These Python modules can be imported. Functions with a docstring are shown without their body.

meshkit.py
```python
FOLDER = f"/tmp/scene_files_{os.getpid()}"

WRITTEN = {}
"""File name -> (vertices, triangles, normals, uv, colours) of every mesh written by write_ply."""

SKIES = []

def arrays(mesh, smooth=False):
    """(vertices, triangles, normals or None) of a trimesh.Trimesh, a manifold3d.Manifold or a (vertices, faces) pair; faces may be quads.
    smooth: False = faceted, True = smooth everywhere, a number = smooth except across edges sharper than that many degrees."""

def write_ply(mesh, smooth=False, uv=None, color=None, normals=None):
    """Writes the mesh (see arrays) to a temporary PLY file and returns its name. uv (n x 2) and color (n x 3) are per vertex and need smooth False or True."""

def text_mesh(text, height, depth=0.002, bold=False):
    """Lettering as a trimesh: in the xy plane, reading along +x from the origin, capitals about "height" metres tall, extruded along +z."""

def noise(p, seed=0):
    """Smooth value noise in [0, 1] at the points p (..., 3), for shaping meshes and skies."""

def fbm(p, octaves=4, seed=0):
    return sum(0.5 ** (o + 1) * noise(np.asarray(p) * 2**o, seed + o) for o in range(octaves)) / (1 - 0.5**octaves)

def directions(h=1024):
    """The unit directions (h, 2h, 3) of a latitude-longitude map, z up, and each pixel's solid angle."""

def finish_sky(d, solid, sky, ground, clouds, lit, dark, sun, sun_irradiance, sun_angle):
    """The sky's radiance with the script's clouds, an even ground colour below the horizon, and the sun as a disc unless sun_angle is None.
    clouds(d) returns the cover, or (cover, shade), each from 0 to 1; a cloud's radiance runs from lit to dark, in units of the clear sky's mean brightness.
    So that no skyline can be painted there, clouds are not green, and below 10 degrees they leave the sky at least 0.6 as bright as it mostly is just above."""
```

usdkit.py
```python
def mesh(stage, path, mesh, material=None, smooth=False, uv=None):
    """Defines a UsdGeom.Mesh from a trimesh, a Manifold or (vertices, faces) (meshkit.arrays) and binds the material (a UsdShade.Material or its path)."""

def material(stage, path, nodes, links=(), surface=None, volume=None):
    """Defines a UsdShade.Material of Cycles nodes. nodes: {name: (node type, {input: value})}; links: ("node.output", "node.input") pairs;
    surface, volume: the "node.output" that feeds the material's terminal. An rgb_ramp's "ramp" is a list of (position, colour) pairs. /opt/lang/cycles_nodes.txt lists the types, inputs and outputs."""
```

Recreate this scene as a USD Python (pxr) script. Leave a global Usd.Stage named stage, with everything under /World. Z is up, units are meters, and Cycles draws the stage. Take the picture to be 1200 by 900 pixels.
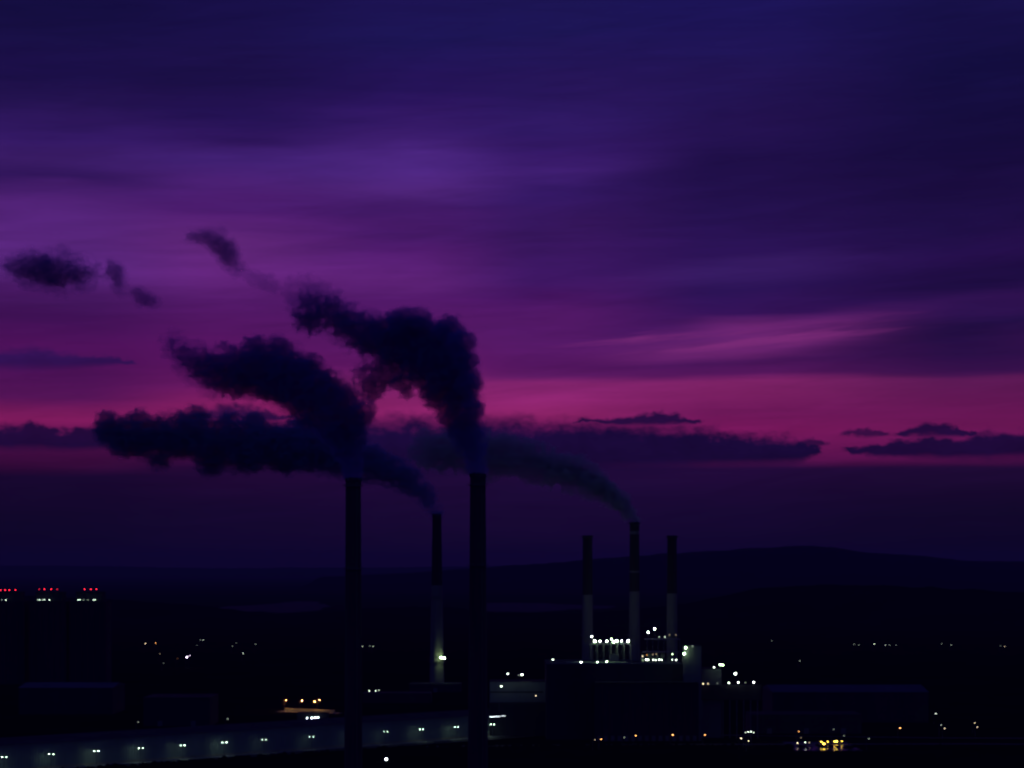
import math, random
import numpy as np, trimesh, usdkit
from meshkit import noise, fbm
from pxr import Usd, UsdGeom, UsdLux, UsdShade, Gf, Sdf

stage = Usd.Stage.CreateInMemory()
UsdGeom.SetStageUpAxis(stage, 'Z'); UsdGeom.SetStageMetersPerUnit(stage, 1.0)
UsdGeom.Xform.Define(stage, '/World'); UsdGeom.Scope.Define(stage, '/World/Looks')
PI = math.pi

# ---------------------------------------------------------------- camera, sky, sun
F = 2706.0            # focal length in pixels of a picture 1200 wide (25 degrees across)
HC = 121.0            # camera height over the plain
HORIZON = 665.0       # picture row of the horizon (900 rows)
FOCAL = 100.0
AP = FOCAL * 1200 / F
cam = UsdGeom.Camera.Define(stage, '/World/camera')
cam.CreateFocalLengthAttr(FOCAL); cam.CreateHorizontalApertureAttr(AP); cam.CreateVerticalApertureAttr(AP * 0.75)
cam.CreateVerticalApertureOffsetAttr(AP * (HORIZON - 450) / 1200)
cam.CreateClippingRangeAttr((1.0, 200000.0))
cam.AddTranslateOp().Set((0, 0, HC)); cam.AddRotateXOp().Set(90)
cam.CreateExposureAttr(0.0)
cam.CreateFStopAttr(1.05); cam.CreateFocusDistanceAttr(95.0)

SUN_EL, SUN_AZ = math.radians(0.6), math.radians(1.5)    # the sun is just gone behind the hills ahead
SKY_GAIN = 1.0

def lin(c):
    c = np.asarray(c, float) / 255
    return tuple(np.where(c < 0.04045, c / 12.92, ((c + 0.055) / 1.055) ** 2.4))

class G:
    """A node graph written as arithmetic."""
    def __init__(self): self.n, self.l, self.k = {}, [], 0
    def node(self, kind, out, vals=None, **links):
        name = f'{kind[:8]}{self.k}'; self.k += 1
        v = dict(vals or {})
        for key, x in links.items():
            if isinstance(x, S): self.l.append((x.ref, f'{name}.{key}'))
            else: v[key] = x
        self.n[name] = (kind, v)
        return S(self, f'{name}.{out}', name)
    def m(self, op, a, b=0.0, c=0.0, clamp=False):
        return self.node('math', 'value', {'math_type': op, 'use_clamp': clamp}, value1=a, value2=b, value3=c)
    def noise(self, vec, scale=1.0, detail=3.0, rough=0.5, **k):
        return self.node('noise_texture', 'fac', {'scale': scale, 'detail': detail, 'roughness': rough, **k}, vector=vec)
    def xyz(self, x, y, z=0.0): return self.node('combine_xyz', 'vector', x=x, y=y, z=z)
    def ramp(self, fac, stops): return self.node('rgb_ramp', 'color', {'ramp': stops}, fac=fac)
    def mix(self, f, a, b, t='mix'): return self.node('mix_color', 'result', {'blend_type': t, 'use_clamp': False}, fac=f, a=a, b=b)
    def smooth(self, v, lo, hi): return self.node('map_range', 'result', {'range_type': 'smoothstep', 'from_min': lo, 'from_max': hi, 'to_min': 0.0, 'to_max': 1.0, 'clamp': True}, value=v)
    def scale(self, col, s): return self.node('vector_math', 'vector', {'math_type': 'scale'}, vector1=col, scale=s)
class S:
    def __init__(self, g, ref, name): self.g, self.ref, self.name = g, ref, name
    def __add__(s, o): return s.g.m('add', s, o)
    __radd__ = __add__
    def __mul__(s, o): return s.g.m('multiply', s, o)
    __rmul__ = __mul__
    def __sub__(s, o): return s.g.m('subtract', s, o)
    def __rsub__(s, o): return s.g.m('subtract', o, s)
    def __truediv__(s, o): return s.g.m('divide', s, o)
    def out(s, o): return S(s.g, f'{s.name}.{o}', s.name)

def sky_material():
    g = G()
    d = g.node('texture_coordinate', 'generated')
    sep = g.node('separate_xyz', 'x', vector=d)
    dx, dy, dz = sep, sep.out('y'), sep.out('z')
    K = 47.23                                     # one unit below is 1/47.23 of a degree
    A = g.m('arctan2', dx, dy) * (180 / PI * K)   # azimuth from north, to the right
    E = g.m('arcsine', dz) * (180 / PI * K)       # elevation
    X0 = lambda x: x - 600.0
    # ---- the veil of altostratus and the clear twilight under it: bands by elevation, at five azimuths
    right = g.m('maximum', A, 0.0)
    tilt = g.m('multiply', right * 0.085, g.smooth(E, 215, 300))
    def tilted(x, y):
        e = 665.0 - y; t = min(max((e - 215) / 85, 0), 1); t = t * t * (3 - 2 * t)
        return e - max(0, X0(x)) * 0.085 * t
    warp = g.noise(g.xyz(A * 0.0016, E * 0.013, 3.7), 1.0, 3.0, 0.55)
    warp2 = g.noise(g.xyz(A * 0.0045, E * 0.05, 9.1), 1.0, 2.0, 0.6)
    amp = g.smooth(E, 205, 330)
    Ew = E - tilt + (warp - 0.5) * (amp * 75.0 + 5.0) + (warp2 - 0.5) * (amp * 22.0 + 7.0)
    TOP = 720.0
    cols = {
        90: [(0, 20, 14, 66), (60, 24, 16, 70), (105, 28, 16, 74), (140, 38, 20, 84), (175, 54, 26, 104), (200, 62, 30, 108), (225, 50, 22, 92), (255, 80, 34, 118), (290, 92, 40, 130), (320, 92, 40, 128), (345, 74, 26, 102), (375, 66, 18, 88), (410, 80, 18, 92), (445, 80, 19, 90), (470, 88, 21, 90), (486, 126, 28, 96), (497, 136, 29, 98), (508, 116, 24, 90), (530, 72, 14, 70), (546, 60, 12, 62), (560, 26, 8, 48), (620, 18, 8, 40), (665, 15, 7, 34)],
        270: [(0, 24, 16, 74), (60, 27, 17, 76), (110, 30, 17, 76), (145, 36, 18, 84), (170, 52, 24, 100), (195, 68, 34, 120), (225, 78, 34, 120), (255, 78, 28, 112), (290, 100, 40, 126), (320, 106, 40, 132), (350, 84, 26, 106), (390, 86, 22, 100), (430, 96, 22, 102), (455, 110, 26, 102), (475, 138, 32, 102), (500, 136, 30, 100), (530, 80, 16, 76), (550, 38, 10, 58), (600, 26, 10, 52), (640, 22, 9, 46), (665, 19, 8, 40)],
        480: [(0, 30, 20, 86), (60, 30, 22, 88), (100, 36, 20, 90), (130, 46, 22, 98), (160, 62, 30, 114), (190, 82, 42, 138), (230, 84, 40, 130), (252, 66, 26, 104), (290, 86, 30, 118), (330, 98, 36, 124), (350, 84, 26, 108), (400, 92, 26, 106), (430, 98, 24, 102), (452, 132, 36, 112), (485, 146, 36, 108), (510, 118, 24, 92), (548, 36, 11, 60), (600, 28, 10, 54), (640, 24, 10, 48), (665, 21, 9, 43)],
        640: [(0, 30, 22, 88), (60, 31, 23, 90), (100, 38, 22, 92), (150, 50, 26, 104), (180, 58, 27, 110), (207, 66, 32, 118), (232, 52, 24, 100), (280, 58, 24, 98), (320, 66, 25, 106), (350, 70, 21, 98), (400, 90, 27, 108), (430, 84, 22, 96), (443, 98, 28, 104), (450, 136, 38, 114), (470, 150, 40, 118), (487, 150, 38, 110), (505, 128, 26, 98), (546, 40, 12, 64), (570, 32, 12, 60), (600, 28, 10, 54), (640, 23, 10, 47), (665, 21, 9, 43)],
        850: [(0, 30, 22, 94), (60, 32, 22, 92), (100, 36, 22, 90), (150, 38, 19, 84), (200, 33, 16, 76), (260, 38, 18, 82), (300, 46, 20, 90), (318, 58, 29, 104), (345, 46, 20, 90), (378, 56, 20, 92), (398, 104, 36, 114), (412, 112, 38, 116), (428, 74, 22, 92), (441, 88, 24, 96), (447, 132, 37, 108), (462, 130, 34, 104), (485, 120, 27, 97), (505, 130, 26, 98), (538, 96, 20, 82), (550, 36, 11, 60), (600, 26, 10, 52), (640, 21, 9, 44), (665, 19, 8, 38)],
        1130: [(0, 25, 19, 78), (60, 24, 17, 74), (100, 21, 15, 68), (200, 24, 13, 64), (270, 32, 15, 72), (300, 40, 16, 80), (340, 32, 14, 70), (362, 50, 19, 84), (376, 46, 18, 80), (392, 34, 15, 70), (432, 50, 16, 74), (443, 60, 18, 78), (448, 96, 27, 88), (470, 100, 24, 86), (488, 112, 25, 91), (505, 112, 24, 88), (535, 100, 19, 84), (550, 34, 12, 56), (600, 20, 9, 42), (650, 15, 7, 33), (665, 14, 7, 30)],
    }
    fac = Ew * (1 / TOP)
    base, prev = None, None
    for x, st in cols.items():
        stops = sorted((min(max(tilted(x, y) / TOP, 0), 1), lin(c)) for y, *c in st)
        r = g.ramp(fac, stops)
        base = r if base is None else g.mix(g.smooth(A, X0(prev), X0(x)), base, r)
        prev = x
    # ---- fine streaks over the whole veil
    streak = g.noise(g.xyz(A * 0.0042 - E * 0.006, E * 0.034 - A * 0.0022, 1.3), 1.0, 5.0, 0.62, distortion=0.7)
    fine = g.noise(g.xyz(A * 0.009 - E * 0.01, E * 0.16, 4.4), 1.0, 2.0, 0.6)
    base = g.scale(base, g.smooth(E, 300, 480) * -0.05 + 0.97)
    base = g.scale(base, (streak - 0.5) * 0.6 + (fine - 0.5) * 0.2 + 1.0)
    # ---- low stratocumulus: dark lumpy banks
    lump = g.noise(g.xyz(A * 0.016, E * 0.03, 5.0), 1.0, 3.0, 0.6)
    lump2 = g.noise(g.xyz(A * 0.075, E * 0.1, 2.0), 1.0, 3.0, 0.62)
    Aw = A + (lump2 - 0.5) * 34.0
    bump_up = (lump - 0.5) * 30.0 + (lump2 - 0.5) * 14.0
    def layer(banks, soft, base):
        """Banks of cloud side by side: each a list of (azimuth, top, base) in picture rows; the tops are lumpy, the bases flatter."""
        xs = np.linspace(-400, 1800, 256); tab = np.zeros((256, 3)); tab[:, 0] = 0.3; tab[:, 1] = 0.02
        for dens, pts in banks:
            p = np.array(pts, float); on = (xs >= p[0, 0] - 3) & (xs <= p[-1, 0] + 3)
            top, bot = np.interp(xs, p[:, 0], p[:, 1]), np.interp(xs, p[:, 0], p[:, 2])
            tab[on, 0], tab[on, 1], tab[on, 2] = (665 - (top[on] + bot[on]) / 2) / 700, np.maximum((bot[on] - top[on]) / 2, 2) / 100, dens
        full = np.nonzero(tab[:, 2] > 0)[0]                     # between banks the height of the nearest one goes on, without cover
        for k in range(256):
            if tab[k, 2] == 0: tab[k, :2] = tab[full[np.argmin(np.abs(full - k))], :2]
        r = g.ramp((Aw + 1000.0) * (1 / 2200), [(k / 255, tuple(tab[k])) for k in range(256)])
        q = g.node('separate_color', 'r', {'color_type': 'rgb'}, color=r)
        c0, h0, d0 = q * 700.0, q.out('g') * 100.0, q.out('b')
        y = E - c0
        y = y + bump_up * g.smooth(y, -8.0, 6.0) + bump_up * base
        f = 1.0 - g.m('absolute', y) / h0
        return g.m('multiply', g.smooth(f, -soft, soft), d0)
    low = layer([
        (.95, [(-400, 503, 528), (0, 503, 528), (40, 500, 529), (80, 508, 529), (110, 506, 528), (150, 507, 527), (200, 506, 527), (245, 512, 522)]),
        (1.0, [(290, 508, 530), (310, 500, 542), (350, 497, 548), (430, 493, 552), (470, 491, 553), (520, 497, 553), (560, 492, 553), (600, 493, 553), (640, 497, 553), (700, 499, 552), (760, 500, 551), (800, 502, 549), (850, 508, 547), (900, 511, 546), (935, 513, 543), (955, 524, 534)]),
        (.97, [(985, 527, 531), (1020, 521, 535), (1060, 519, 538), (1110, 516, 539), (1150, 510, 539), (1200, 509, 539), (1800, 508, 540)])], .5, .25)
    thin = layer([
        (.85, [(-400, 412, 436), (0, 414, 436), (50, 414, 437), (100, 418, 434), (130, 422, 432), (160, 427, 429)]),
        (.85, [(225, 488, 490), (250, 481, 494), (300, 480, 495), (330, 486, 492), (345, 489, 490)]),
        (.95, [(680, 494, 496), (720, 489, 499), (760, 487, 499), (800, 490, 498), (822, 495, 496)]),
        (.85, [(926, 518, 522), (945, 512, 527), (961, 517, 523)]),
        (.8, [(990, 507, 511), (1010, 503, 514), (1030, 508, 512)]),
        (.95, [(1048, 509, 513), (1085, 501, 515), (1110, 503, 514), (1135, 511, 513)])], .7, .1)
    cover = g.m('maximum', low, thin)
    wisp = g.noise(g.xyz(A * 0.0055, E * 0.075 - A * 0.0068, 7.7), 1.0, 3.0, 0.6)
    lane = E - 262.0 - g.m('maximum', A - 250.0, 0.0) * 0.1          # broken pink wisps lying in one lane, climbing a little to the right
    near_lane = 1.0 - g.smooth(g.m('absolute', lane), 3.0, 19.0)
    glint = g.smooth(wisp, .48, .72) * near_lane * (g.smooth(A, -20, 170) * (1.0 - g.smooth(A, 300, 560))) * 0.75
    base = g.mix(glint, base, lin((130, 46, 124)))
    bankcol = g.ramp(g.smooth(E, 110, 260), [(0, lin((25, 9, 54))), (0.5, lin((30, 12, 66))), (1, lin((44, 18, 84)))])
    bankcol = g.scale(bankcol, (lump - 0.5) * 0.7 + (lump2 - 0.5) * 0.35 + (streak - 0.5) * 0.4 + 1.0)
    base = g.mix(cover, base, bankcol)
    # ---- the physical sky of a sun at the horizon, seen dimly through the veil
    phys = g.node('sky_texture', 'color', {'sky_type': 'single_scattering', 'sun_disc': False, 'sun_elevation': SUN_EL, 'sun_rotation': SUN_AZ, 'altitude': 100.0})
    # ---- away from the glow the sky goes on as dark indigo
    away = g.smooth(g.m('absolute', A), 900, 4200)
    high = g.smooth(E, 640, 3200)
    dark = g.scale(g.mix(high, lin((21, 23, 82)), lin((15, 16, 60))), (streak - 0.5) * 0.6 + 1.0)
    base = g.mix(g.m('maximum', away, high), base, dark)
    below = g.smooth(E, -60, -5)
    base = g.mix(below, lin((3, 2, 8)), base)
    base = g.scale(base, 10.0 * SKY_GAIN)
    tot = g.mix(1.0, base, g.scale(g.mix(1.0, phys, (0.5, 0.25, 1.0), 'multiply'), 0.0006), 'add')
    bg = g.node('background_shader', 'background', {'strength': 0.1}, color=tot)
    return usdkit.material(stage, '/World/Looks/sky', g.n, g.l, surface=bg.ref)

dome = UsdLux.DomeLight.Define(stage, '/World/sky')
dome.CreateIntensityAttr(1.0)
UsdShade.MaterialBindingAPI.Apply(dome.GetPrim()).Bind(sky_material())
dome.GetPrim().SetCustomDataByKey('kind', 'structure')

sun = UsdLux.DistantLight.Define(stage, '/World/sun')
sun.CreateIntensityAttr(0.0004); sun.CreateAngleAttr(0.5); sun.CreateNormalizeAttr(True); sun.CreateColorAttr(Gf.Vec3f(1.0, 0.55, 0.6))
sun.AddRotateXYZOp().Set((90 - math.degrees(SUN_EL), 0, 180 - math.degrees(SUN_AZ)))

# ---------------------------------------------------------------- helpers
def at(px, py, D):
    """The point that is D metres ahead in the direction of a pixel of the 1200 x 900 photograph."""
    return np.array([(px - 600) / F * D, D, HC - (py - HORIZON) / F * D])
def dist(py, z=0.0):
    """How far ahead a point of height z lies that is seen in row py."""
    return (HC - z) * F / (py - HORIZON)

taken = {}
def path_for(name, parent='/World'):
    k = taken.get((parent, name), -1) + 1
    taken[(parent, name)] = k
    return f'{parent}/{name}' + (f'_{k:03d}' if k else '')
def tag(p, label=None, cat=None, group=None, kind=None):
    p = p.GetPrim() if hasattr(p, 'GetPrim') else p
    for k, v in (('label', label), ('category', cat), ('group', group), ('kind', kind)):
        if v: p.SetCustomDataByKey(k, v)
    return p
def thing(name, label, cat, loc=(0, 0, 0), rz=0.0, group=None):
    x = UsdGeom.Xform.Define(stage, path_for(name))
    x.AddTranslateOp().Set(tuple(map(float, loc))); x.AddRotateZOp().Set(math.degrees(rz))
    return tag(x, label, cat, group)
def obj(name, mesh, mat, parent=None, smooth=False, label=None):
    pp = str(parent.GetPath()) if parent is not None else '/World'
    p = usdkit.mesh(stage, path_for(name, pp), mesh, mat, smooth=smooth).GetPrim()
    if label: p.SetCustomDataByKey('label', label)
    return p
def copy_of(first, name, label, cat, loc, rz=0.0, group=None):
    x = thing(name, label, cat, loc, rz, group)
    x.GetReferences().AddInternalReference(first.GetPath()); x.SetInstanceable(True)
    return x

class MB:
    """Collects boxes, tubes and lathes into one mesh."""
    def __init__(self): self.p = []
    def add(self, m): self.p.append(m); return self
    def box(self, x0, x1, y0, y1, z0, z1):
        m = trimesh.creation.box([x1 - x0, y1 - y0, z1 - z0]); m.apply_translation([(x0 + x1) / 2, (y0 + y1) / 2, (z0 + z1) / 2]); return self.add(m)
    def bar(self, a, b, r, n=6, r2=None):
        a, b = np.asarray(a, float), np.asarray(b, float); d = b - a; L = np.linalg.norm(d); d /= L
        u = np.cross(d, [0, 0, 1.0] if abs(d[2]) < 0.9 else [1.0, 0, 0]); u /= np.linalg.norm(u); w = np.cross(d, u)
        t = (np.arange(n) + 0.5) * 2 * PI / n; ring = np.cos(t)[:, None] * u + np.sin(t)[:, None] * w
        v = np.vstack([a + ring * r, b + ring * (r if r2 is None else r2), [a], [b]]); f = []
        for i in range(n):
            j = (i + 1) % n; f += [[i, j, n + j], [i, n + j, n + i], [2 * n, j, i], [2 * n + 1, n + i, n + j]]
        return self.add(trimesh.Trimesh(v, f, process=False))
    def lathe(self, prof, n=40, closed=False):
        """prof: (radius, z) pairs; closed joins the last to the first."""
        prof = np.asarray(prof, float); t = np.arange(n) * 2 * PI / n; k = len(prof)
        v = np.stack([prof[:, 0][:, None] * np.cos(t), prof[:, 0][:, None] * np.sin(t), np.repeat(prof[:, 1][:, None], n, 1)], -1).reshape(-1, 3); f = []
        for i in range(k if closed else k - 1):
            a, b = i * n, ((i + 1) % k) * n
            for q in range(n):
                r = (q + 1) % n; f += [[a + q, a + r, b + r], [a + q, b + r, b + q]]
        return self.add(trimesh.Trimesh(v, f, process=False))
    def ball(self, c, r, sub=1):
        m = trimesh.creation.icosphere(sub, r); m.apply_translation(c); return self.add(m)
    def mesh(self): return trimesh.util.concatenate(self.p) if len(self.p) > 1 else self.p[0]
    def to(self, name, mat, parent=None, **k): return obj(name, self.mesh(), mat, parent, **k)

# ---------------------------------------------------------------- materials
MAT = {}
def surface(key, col, rough=0.8, var=0.25, scale=0.3, stretch=(1, 1, 1), bump=0.0, metallic=0.0, spec=0.3):
    """A weathered surface: its colour varies with two noises, with fine relief."""
    if key in MAT: return MAT[key]
    g = G()
    p = g.node('geometry', 'position')
    q = g.node('mapping', 'vector', {'mapping_type': 'point', 'scale': tuple(stretch)}, vector=p)
    n1, n2 = g.noise(q, scale, 5.0, 0.6), g.noise(p, scale * 7, 3.0, 0.5)
    f = (n1 - 0.5) * 2.2 + (n2 - 0.5) * 0.8 + 0.5
    c = np.asarray(col, float)
    colr = g.mix(g.m('add', f, 0.0, clamp=True), tuple(c * (1 - var)), tuple(c * (1 + var)))
    links = dict(base_color=colr)
    if bump: links['normal'] = g.node('bump', 'normal', {'strength': bump, 'distance': 0.1}, height=n2)
    s = g.node('principled_bsdf', 'BSDF', {'roughness': rough, 'metallic': metallic, 'specular_ior_level': spec}, **links)
    MAT[key] = usdkit.material(stage, f'/World/Looks/{key}', g.n, g.l, surface=s.ref)
    return MAT[key]
def glow(key, col, strength):
    if key not in MAT:
        MAT[key] = usdkit.material(stage, f'/World/Looks/{key}', {'e': ('emission', {'color': tuple(col), 'strength': strength})}, surface='e.emission')
    return MAT[key]

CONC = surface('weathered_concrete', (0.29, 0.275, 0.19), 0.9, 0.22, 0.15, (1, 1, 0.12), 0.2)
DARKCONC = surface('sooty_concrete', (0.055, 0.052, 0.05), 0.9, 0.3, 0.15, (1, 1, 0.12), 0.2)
BANDPAINT = surface('dark_band_paint', (0.05, 0.035, 0.035), 0.8, 0.3, 0.2, (1, 1, 0.1))
STEEL = surface('painted_steel', (0.16, 0.17, 0.17), 0.5, 0.3, 0.8, metallic=0.4)
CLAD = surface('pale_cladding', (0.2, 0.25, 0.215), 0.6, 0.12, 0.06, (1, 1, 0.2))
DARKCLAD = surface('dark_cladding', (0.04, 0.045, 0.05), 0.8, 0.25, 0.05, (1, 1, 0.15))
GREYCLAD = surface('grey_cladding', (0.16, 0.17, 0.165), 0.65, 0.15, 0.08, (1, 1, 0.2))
ROOF = surface('roof_felt', (0.045, 0.05, 0.055), 0.9, 0.3, 0.08, spec=0.1)
ASPH = surface('asphalt', (0.05, 0.05, 0.052), 0.7, 0.25, 0.25, bump=0.1)
APRON = surface('concrete_apron', (0.22, 0.22, 0.21), 0.85, 0.25, 0.15, bump=0.1)
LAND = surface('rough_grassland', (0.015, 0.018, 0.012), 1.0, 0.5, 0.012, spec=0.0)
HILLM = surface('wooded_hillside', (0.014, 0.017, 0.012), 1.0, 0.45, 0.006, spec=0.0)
WET = surface('wet_yard', (0.035, 0.035, 0.037), 0.2, 0.2, 0.2, bump=0.08, spec=0.9)
LEAF = surface('bush_leaves', (0.03, 0.045, 0.02), 0.9, 0.4, 1.5, spec=0.05)
BARK = surface('bark', (0.05, 0.04, 0.03), 0.9, 0.3, 3.0)
g_ = G(); p_ = g_.node('geometry', 'position'); wn = g_.noise(p_, 0.05, 4.0, 0.6)
wb = g_.node('bump', 'normal', {'strength': 0.25, 'distance': 0.4}, height=wn)
wd_ = g_.node('diffuse_bsdf', 'BSDF', {'color': (0.03, 0.035, 0.05)})
wg_ = g_.node('glossy_bsdf', 'BSDF', {'color': (0.8, 0.8, 0.8), 'roughness': 0.3}, normal=wb)
ws = g_.node('mix_closure', 'closure', {'fac': 0.07}, closure1=wd_, closure2=wg_)
WATER = usdkit.material(stage, '/World/Looks/lake_water', g_.n, g_.l, surface=ws.ref)

# ---------------------------------------------------------------- ground, lake, hills
NEAR, FAR, HALF = -2500.0, 42000.0, 16000.0
def sheet(x0, x1, y0, y1, z):
    v = [[x0, y0, z], [x1, y0, z], [x1, y1, z], [x0, y1, z]]; return (np.array(v, float), np.array([[0, 1, 2], [0, 2, 3]]))
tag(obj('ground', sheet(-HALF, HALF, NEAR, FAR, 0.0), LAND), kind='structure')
def outline(pts, z):
    import shapely.geometry as sg
    v, f = trimesh.creation.triangulate_polygon(sg.Polygon(pts), engine='earcut')
    v = np.column_stack([v, np.full(len(v), z)])
    return trimesh.Trimesh(v, f, process=False)
def lake(n, y0, y1, x0, x1, seed):
    r = np.random.default_rng(seed); t = np.linspace(0, 2 * PI, n, endpoint=False)
    k = 1 + 0.2 * np.sin(3 * t + r.uniform(0, 6)) + 0.1 * np.sin(5 * t + r.uniform(0, 6)) + 0.05 * np.sin(11 * t)
    m = outline(np.column_stack([(x0 + x1) / 2 + (x1 - x0) / 2 * k * np.cos(t), (y0 + y1) / 2 + (y1 - y0) / 2 * k * np.sin(t)]), 0.05)
    tag(obj('lake', m, WATER), kind='structure')
lake(60, 6100, 8000, -880, -560, 1); lake(60, 6300, 7900, -150, 260, 2)

def hills(name, prof, D, depth, rough, seed, tops=2.0, mat=HILLM, base=-8.0, n=420, m=26):
    """A range of hills at a distance D whose skyline passes through the given directions; a real terrain sheet with noise."""
    px = np.array([p[0] for p in prof], float); h = np.array([at(p[0], p[1], D)[2] for p in prof])
    X = np.linspace(at(px[0], 0, D)[0], at(px[-1], 0, D)[0], n); Y = np.linspace(D - depth * 1.1, D + depth * 1.6, m)
    hp = np.interp(X, (px - 600) / F * D, h)
    k = np.ones(9) / 9; hp = np.convolve(np.pad(hp, 4, 'edge'), k, 'valid')
    XX, YY = np.meshgrid(X, Y)
    u = (YY - D) / depth; fall = np.where(u < 0, np.exp(-(u * 1.9) ** 2), np.exp(-(u * 1.3) ** 2))
    P = np.stack([XX / (depth * 0.35), YY / (depth * 0.35), np.zeros_like(XX)], -1)
    Z = base + (hp[None] - base) * fall * (1 + rough * (fbm(P, 5, seed) - 0.5)) + (fbm(P * 7, 4, seed + 9) - 0.5) * tops * 2 * fall
    v = np.stack([XX, YY, Z], -1).reshape(-1, 3); f = []
    i, j = np.meshgrid(np.arange(m - 1), np.arange(n - 1), indexing='ij'); a = (i * n + j).ravel()
    f = np.vstack([np.column_stack([a, a + 1, a + n + 1]), np.column_stack([a, a + n + 1, a + n])])
    return tag(obj(name, (v, f), mat, smooth=True), kind='structure')
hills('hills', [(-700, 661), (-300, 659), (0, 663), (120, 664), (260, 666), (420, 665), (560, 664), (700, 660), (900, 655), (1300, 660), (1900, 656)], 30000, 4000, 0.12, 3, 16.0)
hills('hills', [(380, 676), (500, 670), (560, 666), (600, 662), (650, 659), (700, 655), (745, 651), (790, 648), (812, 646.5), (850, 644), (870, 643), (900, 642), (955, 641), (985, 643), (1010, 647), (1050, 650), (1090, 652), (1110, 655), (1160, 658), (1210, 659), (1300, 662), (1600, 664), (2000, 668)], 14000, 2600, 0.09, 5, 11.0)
hills('hills', [(-500, 690), (-200, 692), (0, 697), (120, 703), (200, 708), (250, 714), (300, 722), (340, 726), (370, 719), (410, 714), (470, 712), (520, 713), (560, 716), (600, 720), (680, 721), (730, 717), (780, 712), (810, 707), (850, 699), (880, 693), (910, 688), (960, 685), (1000, 684), (1060, 686), (1120, 690), (1200, 694), (1400, 690), (1700, 697)], 5200, 900, 0.10, 8, 5.0)

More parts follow.
